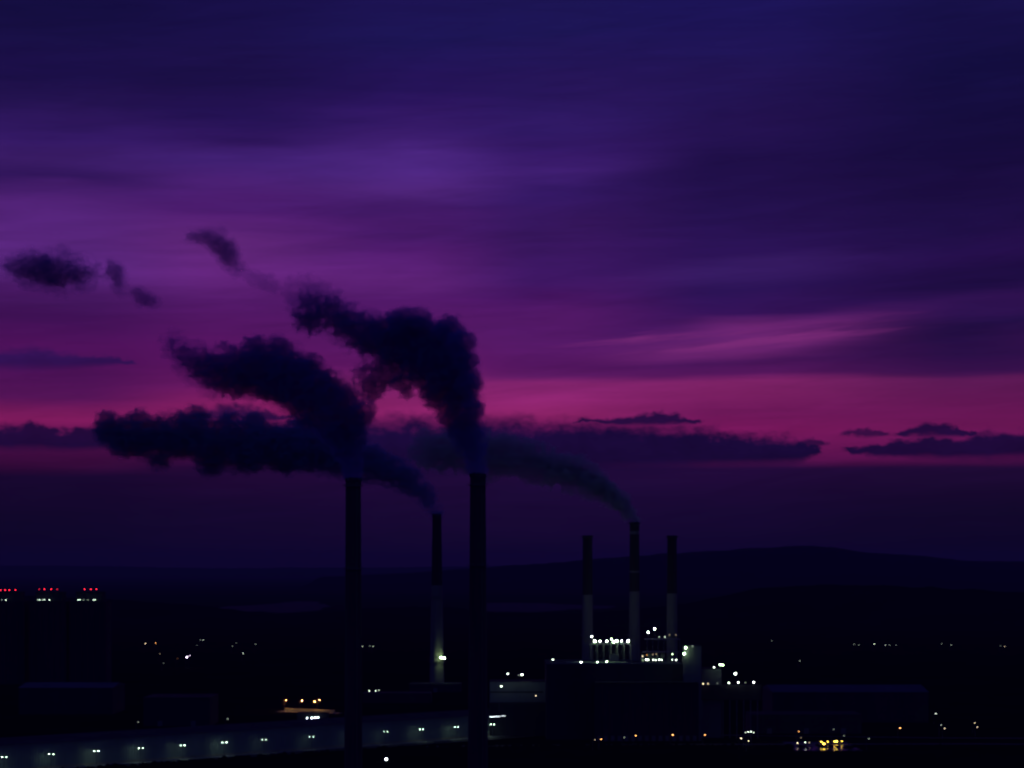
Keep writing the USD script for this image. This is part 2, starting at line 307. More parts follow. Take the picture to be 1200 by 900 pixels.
# ---------------------------------------------------------------- chimneys
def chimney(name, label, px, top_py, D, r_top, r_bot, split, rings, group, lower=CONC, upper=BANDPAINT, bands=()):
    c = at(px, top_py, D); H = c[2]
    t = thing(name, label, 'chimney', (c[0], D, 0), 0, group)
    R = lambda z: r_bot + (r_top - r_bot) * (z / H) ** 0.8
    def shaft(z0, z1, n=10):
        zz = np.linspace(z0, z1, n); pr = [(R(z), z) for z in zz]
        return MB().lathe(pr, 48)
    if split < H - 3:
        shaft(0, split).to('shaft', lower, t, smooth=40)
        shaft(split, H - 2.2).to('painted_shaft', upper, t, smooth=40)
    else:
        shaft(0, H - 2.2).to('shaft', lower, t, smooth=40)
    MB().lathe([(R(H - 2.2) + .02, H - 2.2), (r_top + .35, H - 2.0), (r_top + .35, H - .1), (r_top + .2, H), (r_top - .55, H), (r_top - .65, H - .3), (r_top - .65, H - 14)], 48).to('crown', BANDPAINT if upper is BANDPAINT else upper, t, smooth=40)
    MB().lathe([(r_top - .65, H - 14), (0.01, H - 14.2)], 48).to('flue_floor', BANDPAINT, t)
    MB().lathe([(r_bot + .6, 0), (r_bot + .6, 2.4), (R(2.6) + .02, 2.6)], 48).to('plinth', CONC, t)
    for z in rings:
        r = R(z)
        gl = MB().lathe([(r + .02, z), (r + 1.25, z), (r + 1.25, z + .22), (r + .02, z + .22)], 48).to('gallery', STEEL, t)
        b = MB(); n = 28
        for k in range(n):
            a, a2 = k * 2 * PI / n, (k + 1) * 2 * PI / n; q = lambda A_, zz: (math.cos(A_) * (r + 1.18), math.sin(A_) * (r + 1.18), zz)
            b.bar(q(a, z + .22), q(a, z + 1.35), .04, 4); b.bar(q(a, z + 1.35), q(a2, z + 1.35), .04, 4); b.bar(q(a, z + .8), q(a2, z + .8), .03, 4)
        b.to('railing', STEEL, gl)
    for z0, z1 in bands:
        MB().lathe([(R(z0) + .04, z0), (R(z0) + .07, z0 + .1), (R(z1) + .07, z1 - .1), (R(z1) + .04, z1)], 48).to('band', lower, t, smooth=40)
    lad = MB(); a = -PI * 0.35
    for s in (-.28, .28):
        lad.bar((math.cos(a) * (R(3) + .35) - math.sin(a) * s, math.sin(a) * (R(3) + .35) + math.cos(a) * s, 3), (math.cos(a) * (R(H) + .5) - math.sin(a) * s, math.sin(a) * (R(H) + .5) + math.cos(a) * s, H - 2.5), .05, 4)
    for z in np.arange(3, H - 3, 1.2):
        r = R(z) + .36; lad.bar((math.cos(a) * r - math.sin(a) * -.28, math.sin(a) * r + math.cos(a) * -.28, z), (math.cos(a) * r - math.sin(a) * .28, math.sin(a) * r + math.cos(a) * .28, z), .03, 3)
    lad.to('ladder', STEEL, t)
    return t
PXM = lambda D: D / F
D1, D2, D3, D4 = 1338.0, 1352.0, 2290.0, 1690.0
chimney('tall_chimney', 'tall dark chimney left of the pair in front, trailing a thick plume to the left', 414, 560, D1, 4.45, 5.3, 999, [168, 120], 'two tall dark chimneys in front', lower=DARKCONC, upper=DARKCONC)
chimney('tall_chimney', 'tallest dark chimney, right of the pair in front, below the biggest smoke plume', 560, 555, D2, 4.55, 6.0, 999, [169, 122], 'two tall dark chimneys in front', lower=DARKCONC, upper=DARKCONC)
H3 = at(0, 602, D3)[2]; z3 = lambda py: at(0, py, D3)[2]; z4 = lambda py: at(0, py, D4)[2]
chimney('single_chimney', 'slender grey chimney between the two tall dark ones, two green lamps at its foot', 512, 602, D3, 4.4, 7.4, z3(686), [z3(776), z3(700), H3 - 5], None)
for px, top, sp, lab in ((688.5, 627.5, 697, 'left one of the three banded chimneys over the floodlit plant, no smoke'), (743.5, 612, 693, 'middle and tallest of the three banded plant chimneys, pale smoke at its top'), (787.5, 627.5, 695.5, 'right one of the three banded chimneys, beside the pale stair tower, no smoke')):
    chimney('banded_chimney', lab, px, top, D4, 3.4, 4.6, z4(sp), [z4(745), z4(top + 3)], 'three banded chimneys of the plant', bands=[(z4(626), z4(622.5)), (z4(671), z4(669))] if px == 743.5 else [])

# ---------------------------------------------------------------- buildings
def block(px0, px1, top, D, depth):
    """(x0, x1, y0, y1, z1) of a block whose front stands at D between two picture columns."""
    return at(px0, 0, D)[0], at(px1, 0, D)[0], D, D + depth, at(0, top, D)[2]

# main boiler house
D5 = 1622.0
x0, x1, y0, y1, zt = block(640, 801, 779, D5, 52)
bh = thing('boiler_house', 'wide dark boiler house with a ribbed front below the three banded chimneys', 'power plant')
z_low = at(0, 799, D5)[2]
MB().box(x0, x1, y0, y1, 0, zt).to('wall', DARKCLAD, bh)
MB().box(x0 - .3, x1 + .3, y0 - .3, y1 + .3, zt, zt + .5).to('roof', ROOF, bh)
for (a, b, c, d) in ((x0 - .3, x1 + .3, y0 - .3, y0 + .1), (x0 - .3, x1 + .3, y1 - .1, y1 + .3)):
    MB().box(a, b, c, d, zt + .5, zt + 1.5).to('parapet', GREYCLAD, bh)
fx0, fx1 = at(698, 0, D5 - 14)[0], at(818, 0, D5 - 14)[0]
MB().box(fx0, fx1, y0 - 14, y0 - .02, 0, z_low).to('bunker_bay', DARKCLAD, bh)
rng = np.random.default_rng(4)
nb = 15
for k in range(nb + 1):
    xx = fx0 + (fx1 - fx0) * k / nb
    MB().box(xx - .45, xx + .45, y0 - 14.9, y0 - 14.003, 0, z_low - .6 - (k % 3) * .1).to('pilaster', DARKCONC if k % 3 else DARKCLAD, bh)
for k in range(nb):
    xa, xb = fx0 + (fx1 - fx0) * k / nb + .5, fx0 + (fx1 - fx0) * (k + 1) / nb - .5
    for zb in (4.5, 13.0, 21.5, 30):
        if zb + 7.6 < z_low: MB().box(xa, xb, y0 - 14.22, y0 - 14.003, zb, zb + 7.7).to('panel', DARKCLAD, bh)
    MB().box(xa + .6, xb - .6, y0 - 14.12, y0 - 14.004, .2, 3.8).to('shutter_door', STEEL, bh)
MB().box(fx0 - .2, fx1 + .2, y0 - 14.95, y0 - .03, z_low, z_low + .4).to('bay_roof', ROOF, bh)
for q in range(9):
    xx = x0 + 2.5 + q * 3.6
    if xx < fx0 - 1: MB().box(xx, xx + .5, y0 - .45, y0 - .003, 0, zt - 1).to('pilaster', DARKCLAD, bh)

# rooftop plant between the chimneys
def roof_thing(name, label, cat): return thing(name, label, cat)
zr = zt + .5
dk = thing('steel_deck', 'steel deck on lattice legs between the left and middle banded chimneys', 'platform')
dx0, dx1, dy0, dy1 = at(692, 0, 1640)[0], at(739, 0, 1640)[0], 1636.0, 1660.0
zd = at(0, 754, 1640)[2]
MB().box(dx0, dx1, dy0, dy1, zd - .4, zd).to('deck', STEEL, dk)
for i in range(7):
    xx = dx0 + (dx1 - dx0) * i / 6
    for yy in (dy0 + .4, dy1 - .4): MB().box(xx - .25, xx + .25, yy - .25, yy + .25, zr, zd - .4).to('leg', STEEL, dk)
for i in range(6):
    xa, xb = dx0 + (dx1 - dx0) * i / 6, dx0 + (dx1 - dx0) * (i + 1) / 6
    MB().bar((xa, dy0 + .4, zr + .1), (xb, dy0 + .4, zd - .5), .1, 4).to('brace', STEEL, dk)
    b = MB(); b.bar((xa, dy0 + .05, zd + 1.1), (xb, dy0 + .05, zd + 1.1), .05, 4); b.bar((xa, dy0 + .05, zd + .6), (xb, dy0 + .05, zd + .6), .04, 4); b.bar((xa, dy0 + .05, zd), (xa, dy0 + .05, zd + 1.1), .05, 4); b.to('railing', STEEL, dk)
rb = thing('filter_house', 'small pale filter box on the boiler house roof under the deck lamps', 'plant room')
a = at(714.5, 767, 1632); b_ = at(725, 767, 1632)
MB().box(a[0], b_[0], 1632, 1640, zr, a[2]).to('wall', GREYCLAD, rb); MB().box(a[0] - .2, b_[0] + .2, 1631.8, 1640.2, a[2], a[2] + .25).to('roof', ROOF, rb)
MB().box(a[0] + 2, a[0] + 3, 1631.93, 1631.998, zr, zr + 2.1).to('door', STEEL, rb)
pl = thing('pipe_run', 'bundle of pale pipes lying along the front edge of the boiler house roof', 'pipes')
for k in range(3):
    MB().bar((at(664, 0, D5)[0], 1625.5 + k * 1.1, zr + .75 + .1 * k), (at(735, 0, D5)[0], 1625.5 + k * 1.1, zr + .75 + .1 * k), .38, 8).to('pipe', CLAD, pl, smooth=40)
for k in range(12):
    xx = at(666 + k * 6, 0, D5)[0]; MB().box(xx - .12, xx + .12, 1624.8, 1628.2, zr, zr + .36).to('pipe_support', STEEL, pl)
lt = thing('lit_level', 'open lit steel level between the middle and right banded chimneys', 'platform')
lx0, lx1 = at(752, 0, 1630)[0], at(797, 0, 1630)[0]
for i, py in enumerate((776.5, 764, 749)):
    zz = at(0, py, 1630)[2]; MB().box(lx0 + i * 1.2, lx1, 1628, 1644, max(zz - .35, zr + .02), zz).to('deck', STEEL, lt)
for i in range(8):
    xx = lx0 + (lx1 - lx0) * i / 7
    MB().box(xx - .18, xx + .18, 1629, 1629.4, zr, at(0, 764 if i < 1 else 749, 1630)[2]).to('leg', STEEL, lt)
for i in range(5):
    xx = lx0 + (lx1 - lx0) * (i + .35) / 6; zz = at(0, 776.5, 1630)[2]
    MB().lathe([(0.01, 0), (1.5, 0), (1.5, 4.4 + i % 2), (1.1, 5.2 + i % 2), (.01, 5.4 + i % 2)], 14).mesh().apply_translation
    m = MB().lathe([(0.01, 0), (1.5, 0), (1.5, 4.4 + i % 2), (1.1, 5.2 + i % 2), (.01, 5.4 + i % 2)], 14).mesh(); m.apply_translation([xx, 1637, zz]); obj('tank', m, CLAD, lt, smooth=40)

def house(name, label, cat, px0, px1, top, D, depth, wall, roof=ROOF, doors=0, bands=0, base=0.0, panels=0, pitch=0.0):
    x0, x1, y0, y1, z1 = block(px0, px1, top, D, depth)
    t = thing(name, label, cat)
    MB().box(x0, x1, y0, y1, base, z1).to('wall', wall, t)
    if pitch:
        ym = (y0 + y1) / 2
        v = np.array([[x0 - .4, y0 - .4, z1], [x1 + .4, y0 - .4, z1], [x1 + .4, y1 + .4, z1], [x0 - .4, y1 + .4, z1], [x0 - .4, ym, z1 + pitch], [x1 + .4, ym, z1 + pitch]])
        f = np.array([[0, 1, 5], [0, 5, 4], [2, 3, 4], [2, 4, 5], [0, 4, 3], [1, 2, 5], [0, 2, 1], [0, 3, 2]])
        obj('roof', (v, f), roof, t)
    else:
        MB().box(x0 - .25, x1 + .25, y0 - .25, y1 + .25, z1, z1 + .4).to('roof', roof, t)
    for k in range(panels):
        xa, xb = x0 + (x1 - x0) * k / panels + .12, x0 + (x1 - x0) * (k + 1) / panels - .12
        MB().box(xa, xb, y0 - .12, y0 - .003, base + .5, z1 - .4).to('panel', wall, t)
    for k in range(doors):
        xc = x0 + (x1 - x0) * (k + .5) / doors
        d = MB().box(xc - 1.8, xc + 1.8, y0 - .2, y0 - .125, base, base + 4).to('door', STEEL, t)
        MB().box(xc + 1.2, xc + 1.35, y0 - .26, y0 - .203, base + 1, base + 1.3).to('handle', CLAD, d)
    for k in range(bands):
        zz = base + (z1 - base) * (k + 1) / (bands + 1)
        MB().box(x0 + .3, x1 - .3, y0 - .18, y0 - .125, zz - .5, zz + .5).to('window', DARKCLAD, t)
    return t, (x0, x1, y0, y1, z1)
house('stair_tower', 'pale windowless stair tower at the right end of the boiler house', 'tower', 801.5, 822, 757, 1612, 16, GREYCLAD, panels=3)
house('annex_building', 'lower pale annex right of the stair tower under a pair of lamps', 'building', 823, 845.5, 784, 1640, 20, GREYCLAD, panels=4, doors=1)
gal, gb = house('conveyor_gallery', 'long low gallery with a row of lamps right of the pale annex', 'gallery', 819, 892, 803.5, 1636, 7, DARKCONC, panels=14, base=27.0)
for k in range(9):
    xx = gb[0] + (gb[1] - gb[0]) * (k + .5) / 9; MB().box(xx - .3, xx + .3, gb[2] + 1, gb[2] + 1.6, 0, 27).to('leg', STEEL, gal)
ws_, wb_ = house('workshop_building', 'pale workshop with a lit doorway left of the boiler house', 'building', 574, 640, 799, 1660, 26, CLAD, panels=9, bands=1, base=24.0)
MB().box(wb_[0] - .6, wb_[1] + .6, wb_[2] - 3, wb_[3], 0, 23.9).to('lower_storey', DARKCLAD, ws_)
lit_door = MB().box(wb_[1] - 2.3, wb_[1] - .5, wb_[2] - .21, wb_[2] - .126, 24.4, wb_[4] - 6.5).to('doorway', CLAD, ws_, label='tall pale doorway panel lit by the lamp')
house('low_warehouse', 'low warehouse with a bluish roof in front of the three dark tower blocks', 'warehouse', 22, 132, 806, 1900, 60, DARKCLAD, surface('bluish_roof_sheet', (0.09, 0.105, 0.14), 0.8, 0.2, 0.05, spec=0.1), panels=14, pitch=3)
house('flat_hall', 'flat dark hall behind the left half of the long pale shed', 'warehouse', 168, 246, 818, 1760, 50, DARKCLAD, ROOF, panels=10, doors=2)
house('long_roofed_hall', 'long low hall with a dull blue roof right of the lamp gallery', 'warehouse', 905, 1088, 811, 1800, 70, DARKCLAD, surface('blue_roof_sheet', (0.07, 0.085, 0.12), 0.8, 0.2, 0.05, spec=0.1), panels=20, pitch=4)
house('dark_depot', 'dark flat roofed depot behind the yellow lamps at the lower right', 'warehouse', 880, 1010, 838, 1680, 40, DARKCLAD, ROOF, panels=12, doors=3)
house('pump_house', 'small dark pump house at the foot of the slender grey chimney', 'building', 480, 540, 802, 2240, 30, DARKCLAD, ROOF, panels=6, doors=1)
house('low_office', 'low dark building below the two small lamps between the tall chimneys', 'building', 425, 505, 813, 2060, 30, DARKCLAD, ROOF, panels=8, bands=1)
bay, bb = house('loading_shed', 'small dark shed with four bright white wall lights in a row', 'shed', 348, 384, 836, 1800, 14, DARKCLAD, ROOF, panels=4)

# three tower blocks
WG = lambda i: glow(f'tower_white_{i}', (0.75, 1.0, 0.8), (5, 2.2, .8)[i]); RG = lambda i: glow(f'tower_red_{i}', (1.0, 0.02, 0.05), (5.0, 1.6)[i])
DT = 2390.0
for (pa, pb, reds, whites, lab) in (
        (-14, 28, [(1, 0), (6, 0), (11, 0), (18, 0)], [(2, 2), (7, 0)], 'dark tower block cut off by the left edge of the picture'),
        (35, 77, [(46, 1), (52, 0), (60, 0), (67, 1)], [(44.5, 1), (46.5, 0), (50, 1), (52, 0), (58, 0)], 'middle one of the three dark tower blocks with red lamps'),
        (82, 124, [(99, 0), (106.5, 0), (113, 0)], [(91.5, 0), (93.5, 0), (98, 2), (103, 2), (109.5, 0), (111.5, 0)], 'right one of the three dark tower blocks with red lamps')):
    x0, x1, y0, y1, z1 = block(pa, pb, 705, DT, 34)
    t = thing('tower_block', lab, 'tower block', group='three dark tower blocks on the left')
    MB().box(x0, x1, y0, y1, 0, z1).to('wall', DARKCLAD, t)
    MB().box(x0 - .3, x1 + .3, y0 - .3, y1 + .3, z1, z1 + .5).to('terrace', ROOF, t)
    MB().box(x0 + 5, x1 - 5, y0 + 6, y1 - 6, z1 + .5, z1 + 9.5).to('penthouse', DARKCLAD, t)
    MB().box(x0 + 4.6, x1 - 4.6, y0 + 5.6, y1 - 5.6, z1 + 9.5, z1 + 10.1).to('roof', ROOF, t)
    for k in range(7):
        xx = x0 + (x1 - x0) * k / 6; MB().box(xx - .5, xx + .5, y0 - .7, y0 - .003, 0, z1 - .05).to('pilaster', DARKCONC, t)
    for px, i in reds:
        p = at(px, 692 if pa < 0 else 691, DT + 6.3); w = MB().bar((p[0], p[1], z1 + 10.1), (p[0], p[1], p[2]), .08, 5).to('lamp_post', STEEL, t)
        MB().ball((p[0], p[1], p[2] + .45), .55).to('warning_lamp', RG(i), w)
    for px, i in whites:
        p = at(px, 703.3, DT + 1); w = MB().bar((p[0], p[1], z1 + .5), (p[0], p[1], p[2]), .08, 5).to('lamp_post', STEEL, t)
        MB().ball((p[0], p[1], p[2] + .3), .45).to('terrace_lamp', WG(i), w)

# long pale shed on the left, lamps along its front
WA, WB = np.array([-330.0, 1345.0]), np.array([66.0, 1739.0]); Wd = (WB - WA); WL = np.linalg.norm(Wd); Wd /= WL; Wn = np.array([Wd[1], -Wd[0]])   # Wn points to the camera
SH = 15.4
shed = thing('long_shed', 'very long pale shed running diagonally behind a row of double lamps', 'warehouse', (WA[0], WA[1], 0), math.atan2(Wd[1], Wd[0]))
MB().box(0, WL, 0, 44, 0, SH).to('wall', CLAD, shed)
MB().box(-.2, WL + .2, -.25, -.003, 0, 1.1).to('plinth', CONC, shed)
v = np.array([[-.6, -.6, SH], [WL + .6, -.6, SH], [WL + .6, 44.6, SH], [-.6, 44.6, SH], [-.6, 22, SH + 2.6], [WL + .6, 22, SH + 2.6]])
obj('roof', (v, np.array([[0, 1, 5], [0, 5, 4], [2, 3, 4], [2, 4, 5], [0, 4, 3], [1, 2, 5], [0, 2, 1], [0, 3, 2]])), ROOF, shed)
NP = 34
for k in range(NP):
    a, b = WL * k / NP + .1, WL * (k + 1) / NP - .1
    pm = MB()
    for q in range(8):
        qa = a + (b - a) * q / 8; qb = a + (b - a) * (q + .55) / 8; pm.box(qa, qb, -.14, -.004, 1.15, SH - .3)
    pm.to('panel', CLAD, shed)
MB().box(-.3, WL + .3, -.75, -.61, SH - .35, SH - .02).to('gutter', STEEL, shed)
def strip(name, pts, w, z, mat):
    """A road or path of width w along a line."""
    p = np.asarray(pts, float); d = np.gradient(p, axis=0); d /= np.linalg.norm(d, axis=1)[:, None]; n = np.column_stack([d[:, 1], -d[:, 0]])
    L, R = p - n * w / 2, p + n * w / 2; k = len(p)
    v = np.vstack([np.column_stack([L, np.full(k, z)]), np.column_stack([R, np.full(k, z)])]); f = []
    for i in range(k - 1): f += [[i, k + i, k + i + 1], [i, k + i + 1, i + 1]]
    return tag(obj(name, (v, np.array(f)), mat), kind='structure')
strip('pavement', [WA + Wn * 6.2 - Wd * 60, WA + Wn * 6.2 + Wd * WL * .5, WB + Wn * 6.2 - Wd * 4], 11.8, .03, APRON)
strip('road', [WA + Wn * 20 - Wd * 80, WA + Wn * 20 + Wd * WL * .5, WB + Wn * 21 - Wd * 8, (120, 1672), (300, 1640), (520, 1625)], 8, .04, ASPH)
strip('road', [(-60, 1560), (60, 1578), (160, 1580), (320, 1584), (520, 1560)], 9, .045, ASPH)

# lit wall below the amber lamps
DW = dist(833); wx0, wx1 = at(334, 0, DW)[0], at(392, 0, DW - 25)[0]
lw = thing('retaining_wall', 'low pale wall glowing amber under four small lamps', 'wall', (wx0, DW, 0), math.atan2(-25, wx1 - wx0))
LW = math.hypot(wx1 - wx0, 25); nseg = 10
MB().box(0, LW, 0, .5, 0, 2.1).to('wall_core', CONC, lw)
for k in range(nseg): MB().box(LW * k / nseg + .05, LW * (k + 1) / nseg - .05, -.12, -.003, .1, 2.0).to('panel', CLAD, lw)
MB().box(-.1, LW + .1, -.2, .6, 2.1, 2.3).to('coping', CONC, lw)
strip('pavement', [(wx0 - 5, DW - 7), (wx1 + 5, DW - 32)], 12, .03, APRON)
wy = at(962, 0, 1560)[0]
tag(obj('wet_yard', sheet(at(925, 0, 1560)[0], at(1002, 0, 1560)[0], 1524, 1602, .035), WET), kind='structure')

# ---------------------------------------------------------------- lamps
COL = {'white': (0.84, 1.0, 0.8), 'green': (0.66, 1.0, 0.56), 'pale': (0.7, 1.0, 0.76), 'cool': (0.8, 0.9, 1.0), 'violet': (0.86, 0.7, 1.0), 'warm': (1.0, 0.78, 0.5), 'amber': (1.0, 0.42, 0.12), 'yellow': (1.0, 0.6, 0.06)}
protos = {}
def lamp(name, label, cat, px, py, D, style, col, L, r, h, group, base=0.0, rz=0.0):
    """A lamp whose light is seen at a pixel, D metres away, h metres tall over a base."""
    r = round(r, 2); p = at(px, py, D); h = round(p[2] - base, 1) if h is None else h
    z = p[2] - h
    key = (style, col, L, r, round(h, 1), name)
    loc = (p[0], p[1], z)
    if key in protos: return copy_of(protos[key], name, label, cat, loc, rz, group)
    t = protos[key] = thing(name, label, cat, loc, rz, group)
    gm = glow(f'{col}_light_{str(L).replace(".", "p")}', COL[col], L)
    def hood(x):
        dp = (.2 if style == 'double' else .55) if style == 'double' or L > 90 else -.3                                # strong lamps are full cut-off: the hood reaches below the middle of the glass
        m = MB().lathe([(.01, h + r + .3), (r * .8, h + r + .18), (r * 1.25, h - r * dp), (r * 1.16, h - r * dp), (r * .72, h + r + .05), (.01, h + r + .12)], 12).mesh(); m.apply_translation([x, 0, 0]); obj('lamp_hood', m, STEEL, t)
    if style == 'street':
        MB().bar((-1.6, 0, 0), (-1.6, 0, h + .35), .13, 6, .07).to('pole', STEEL, t)
        MB().bar((-1.6, 0, h + .35), (.05, 0, h + r + .2), .05, 5).to('arm', STEEL, t)
        hood(0)
        MB().ball((0, 0, h), r).to('lamp_glass', gm, t)
    elif style == 'double':
        MB().bar((0, 0, 0), (0, 0, h + .7), .15, 6, .08).to('pole', STEEL, t)
        for s in (-1, 1):
            MB().bar((0, 0, h + .6), (s * 1.25, 0, h + r + .2), .05, 5).to('arm', STEEL, t)
            hood(s * 1.25)
            MB().ball((s * 1.25, 0, h), r).to('lamp_glass', gm, t)
    elif style == 'flood':
        MB().bar((0, r + .35, 0), (0, r + .35, h + .2), .1, 6).to('mast', STEEL, t)
        MB().box(-r * .9, r * .9, r * .45, r + .5, h - r * .75, h + r * .75).to('housing', STEEL, t)
        MB().ball((0, 0, h), r).to('lens', gm, t)
    elif style == 'tube':
        MB().box(-r * 4, r * 4, .12, .3, h - .2, h + .2).to('housing', STEEL, t)
        MB().bar((-r * 3.8, 0, h), (r * 3.8, 0, h), .16, 6).to('tube', gm, t)
        for s in (-1, 1): MB().bar((s * r * 3, .22, 0), (s * r * 3, .22, h - .2), .07, 5).to('post', STEEL, t)
    return t
ORD = ['first', 'second', 'third', 'fourth', 'fifth', 'sixth', 'seventh', 'eighth', 'ninth', 'tenth', 'eleventh', 'twelfth', 'thirteenth', 'fourteenth', 'fifteenth', 'sixteenth', 'seventeenth', 'eighteenth', 'nineteenth', 'twentieth']
def row(name, cat, text, group, pts, D, style, h, base=0.0):
    """pts: (px, py, colour, radiance, radius). Labels count from the left."""
    for k, (px, py, col, L, r) in enumerate(sorted(pts)):
        hh = h; DD = D if D else dist(py, h)
        lamp(name, f'{ORD[k]} {text}', cat, px, py, DD, style, col, L, r, hh, group, base)

# along the shed
dl = [(5, 888), (60, 884.3), (113, 880.3), (165, 876), (214, 872.7), (263, 869), (309.5, 865.5), (365, 862.5), (414, 859), (452, 856.5), (494, 854), (535, 851), (577, 848.8), (617, 846), (655.5, 843.7)]
LA, LB = WA + Wn * 7.0, WB + Wn * 7.0
for k, (px, py) in enumerate(dl):
    q = (px - 600) / F; b = (LB[1] - LA[1]) / (LB[0] - LA[0]); Dk = (LA[1] - b * LA[0]) / (1 - b * q)      # where the line of sight meets the row of lamps
    lamp('double_lamp', f'{ORD[k]} double headed lamp from the left in front of the long pale shed', 'street lamp', px, HORIZON + (HC - 9.0) * F / Dk, Dk, 'double', 'pale', ((46.0, 40.0, 52.0)[k % 3] if k < 6 or 9 < k else 18.0), .3, 9.0, 'double lamps along the long pale shed', rz=math.atan2(Wd[1], Wd[0]) - .5)

# floodlights of the plant
row('deck_floodlight', 'floodlight', 'white floodlight from the left on the deck between left and middle banded chimneys', 'floodlights on the steel deck',
    [(693.5, 746, 'white', 37.5, .45), (697, 751.5, 'green', 120, .58), (703, 751.5, 'white', 52.5, .45), (711, 751.5, 'white', 60, .45), (716.5, 749, 'green', 37.5, .45), (719, 752, 'green', 120, .58), (723, 751, 'green', 135, .6), (728.3, 751, 'white', 60, .45), (736, 751, 'white', 120, .65)], 1634.6, 'flood', 3.0)
row('roof_floodlight', 'floodlight', 'low lamp from the left along the front edge of the boiler house roof', 'low lamps on the boiler house roof edge',
    [(681, 776.2, 'white', 36, .5), (700, 776.3, 'green', 21, .5), (711, 775.3, 'green', 21, .5)], 1623.5, 'flood', 1.4)
row('mast_floodlight', 'floodlight', 'high floodlight from the left right of the middle banded chimney', 'high floodlights between middle and right chimneys',
    [(759.5, 741, 'white', 30, .55), (767, 737, 'white', 36, .6), (772.5, 746.4, 'white', 1, .4), (779.3, 746.4, 'white', 2.2, .4), (784.5, 744, 'warm', .5, .4), (792, 744, 'warm', .5, .4)], 1629, 'flood', 4.0)
row('level_lamp', 'lamp', 'small bright lamp from the left on the lit steel level', 'lamps on the lit steel level',
    [(753, 769, 'warm', 2, .5), (753.5, 773.8, 'green', 0.8, .5), (757, 773, 'white', 10.8, .5), (759.5, 773.3, 'white', 10.8, .5), (765.5, 773.3, 'white', 8.4, .4), (768.5, 773.6, 'white', 7.2, .4), (772.5, 773, 'white', 10.8, .45), (775.3, 773.4, 'white', 9.6, .4), (758, 767.5, 'amber', .8, .5), (765, 767, 'warm', 0.6, .4), (769, 766.5, 'warm', 0.6, .4), (788, 766.5, 'green', 6, .45), (787.8, 773, 'white', 6, .4), (792.3, 773.3, 'white', 9.6, .5)], 1627, 'flood', .9)
row('tower_floodlight', 'floodlight', 'floodlight from the left on the corner of the pale stair tower', 'floodlights on the pale stair tower',
    [(802, 766, 'green', 48, .65), (803.5, 759, 'green', 33, .6), (811.5, 757.3, 'white', .8, .4)], 1610.5, 'flood', 1.5)
row('annex_floodlight', 'floodlight', 'floodlight from the left above the pale annex', 'floodlights over the annex',
    [(836.8, 782, 'white', 7.2, .5), (844, 779, 'green', 18, .65), (847, 779.3, 'green', 14.4, .6), (861.8, 789.5, 'white', 18, .75)], 1637.5, 'flood', 3.5)
row('gallery_lamp', 'lamp', 'lamp from the left in the row on the long gallery', 'lamps on the long gallery',
    [(824, 801.3, 'warm', 3.6, .45), (829.8, 801.2, 'warm', 2, .45), (840.7, 800.7, 'white', 0.32, .4), (854.2, 800.3, 'white', 12, .5), (865.2, 799.8, 'white', 16.8, .5), (873.5, 799.9, 'white', 0.48, .4), (883.3, 799.5, 'white', 16.8, .55)], 1634.6, 'flood', 1.6)
row('chimney_foot_lamp', 'floodlight', 'green floodlight from the left at the foot of the slender grey chimney', 'green lamps by the slender chimney',
    [(516.8, 770.5, 'green', 45, .95), (520.6, 771.2, 'green', 40, .95)], D3 - 9.5, 'flood', 3.0)
row('yard_lamp', 'street lamp', 'tall white yard lamp from the left beside the pale workshop', 'white yard lamps left of the boiler house',
    [(587.5, 804, 'white', 6.5, .65), (595, 789.3, 'white', 6.5, .7), (608, 791, 'white', 0.75, .4), (611.8, 790.3, 'white', 9, .85), (647.8, 772.7, 'white', 6, .65)], 1650, 'street', 18.0)
lamp('wall_lamp', 'small lamp lighting the doorway of the pale workshop', 'lamp', 628, 815.3, 1656, 'flood', 'warm', 4, .32, 1.0, None)
lamp('amber_lamp', 'single amber lamp above the tube lights right of the tallest chimney', 'street lamp', 578.8, 829.6, 1690, 'street', 'warm', 5, .5, 8.0, None)
row('tube_light', 'lamp', 'white tube light from the left in the row right of the tallest chimney', 'white tube lights in a row',
    [(577, 840, 'cool', 5, .5), (583, 839.6, 'cool', 4, .5), (590, 839, 'cool', 2.5, .4)], 1640, 'tube', 3.0)
# amber wall and the shed with four lights
for k, (px, py, col, L, r) in enumerate([(335.5, 820.5, 'amber', 500, .42), (353.8, 820.8, 'amber', 400, .42), (369, 821.8, 'amber', 450, .42), (374.2, 819.5, 'amber', 300, .4)]):
    lamp('wall_top_lamp', f'{ORD[k]} small amber lamp from the left over the low glowing wall', 'street lamp', px, py, DW - 6 - 25 * (px - 334) / 58, 'street', col, L, r, None, 'amber lamps over the low wall')
row('shed_wall_light', 'lamp', 'bright white light from the left on the small dark shed', 'white lights on the small dark shed',
    [(360, 841.5, 'cool', 9, .55), (365.4, 841.4, 'cool', 13, .65), (369.4, 841, 'cool', 13, .6), (372.8, 840.7, 'cool', 9, .55)], 1797.6, 'flood', 1.2)
lamp('yard_floodlight', 'bright white floodlight alone at the bottom between the two tall chimneys', 'floodlight', 452.6, 889.6, 1440, 'flood', 'cool', 14, .75, 5.0, None)
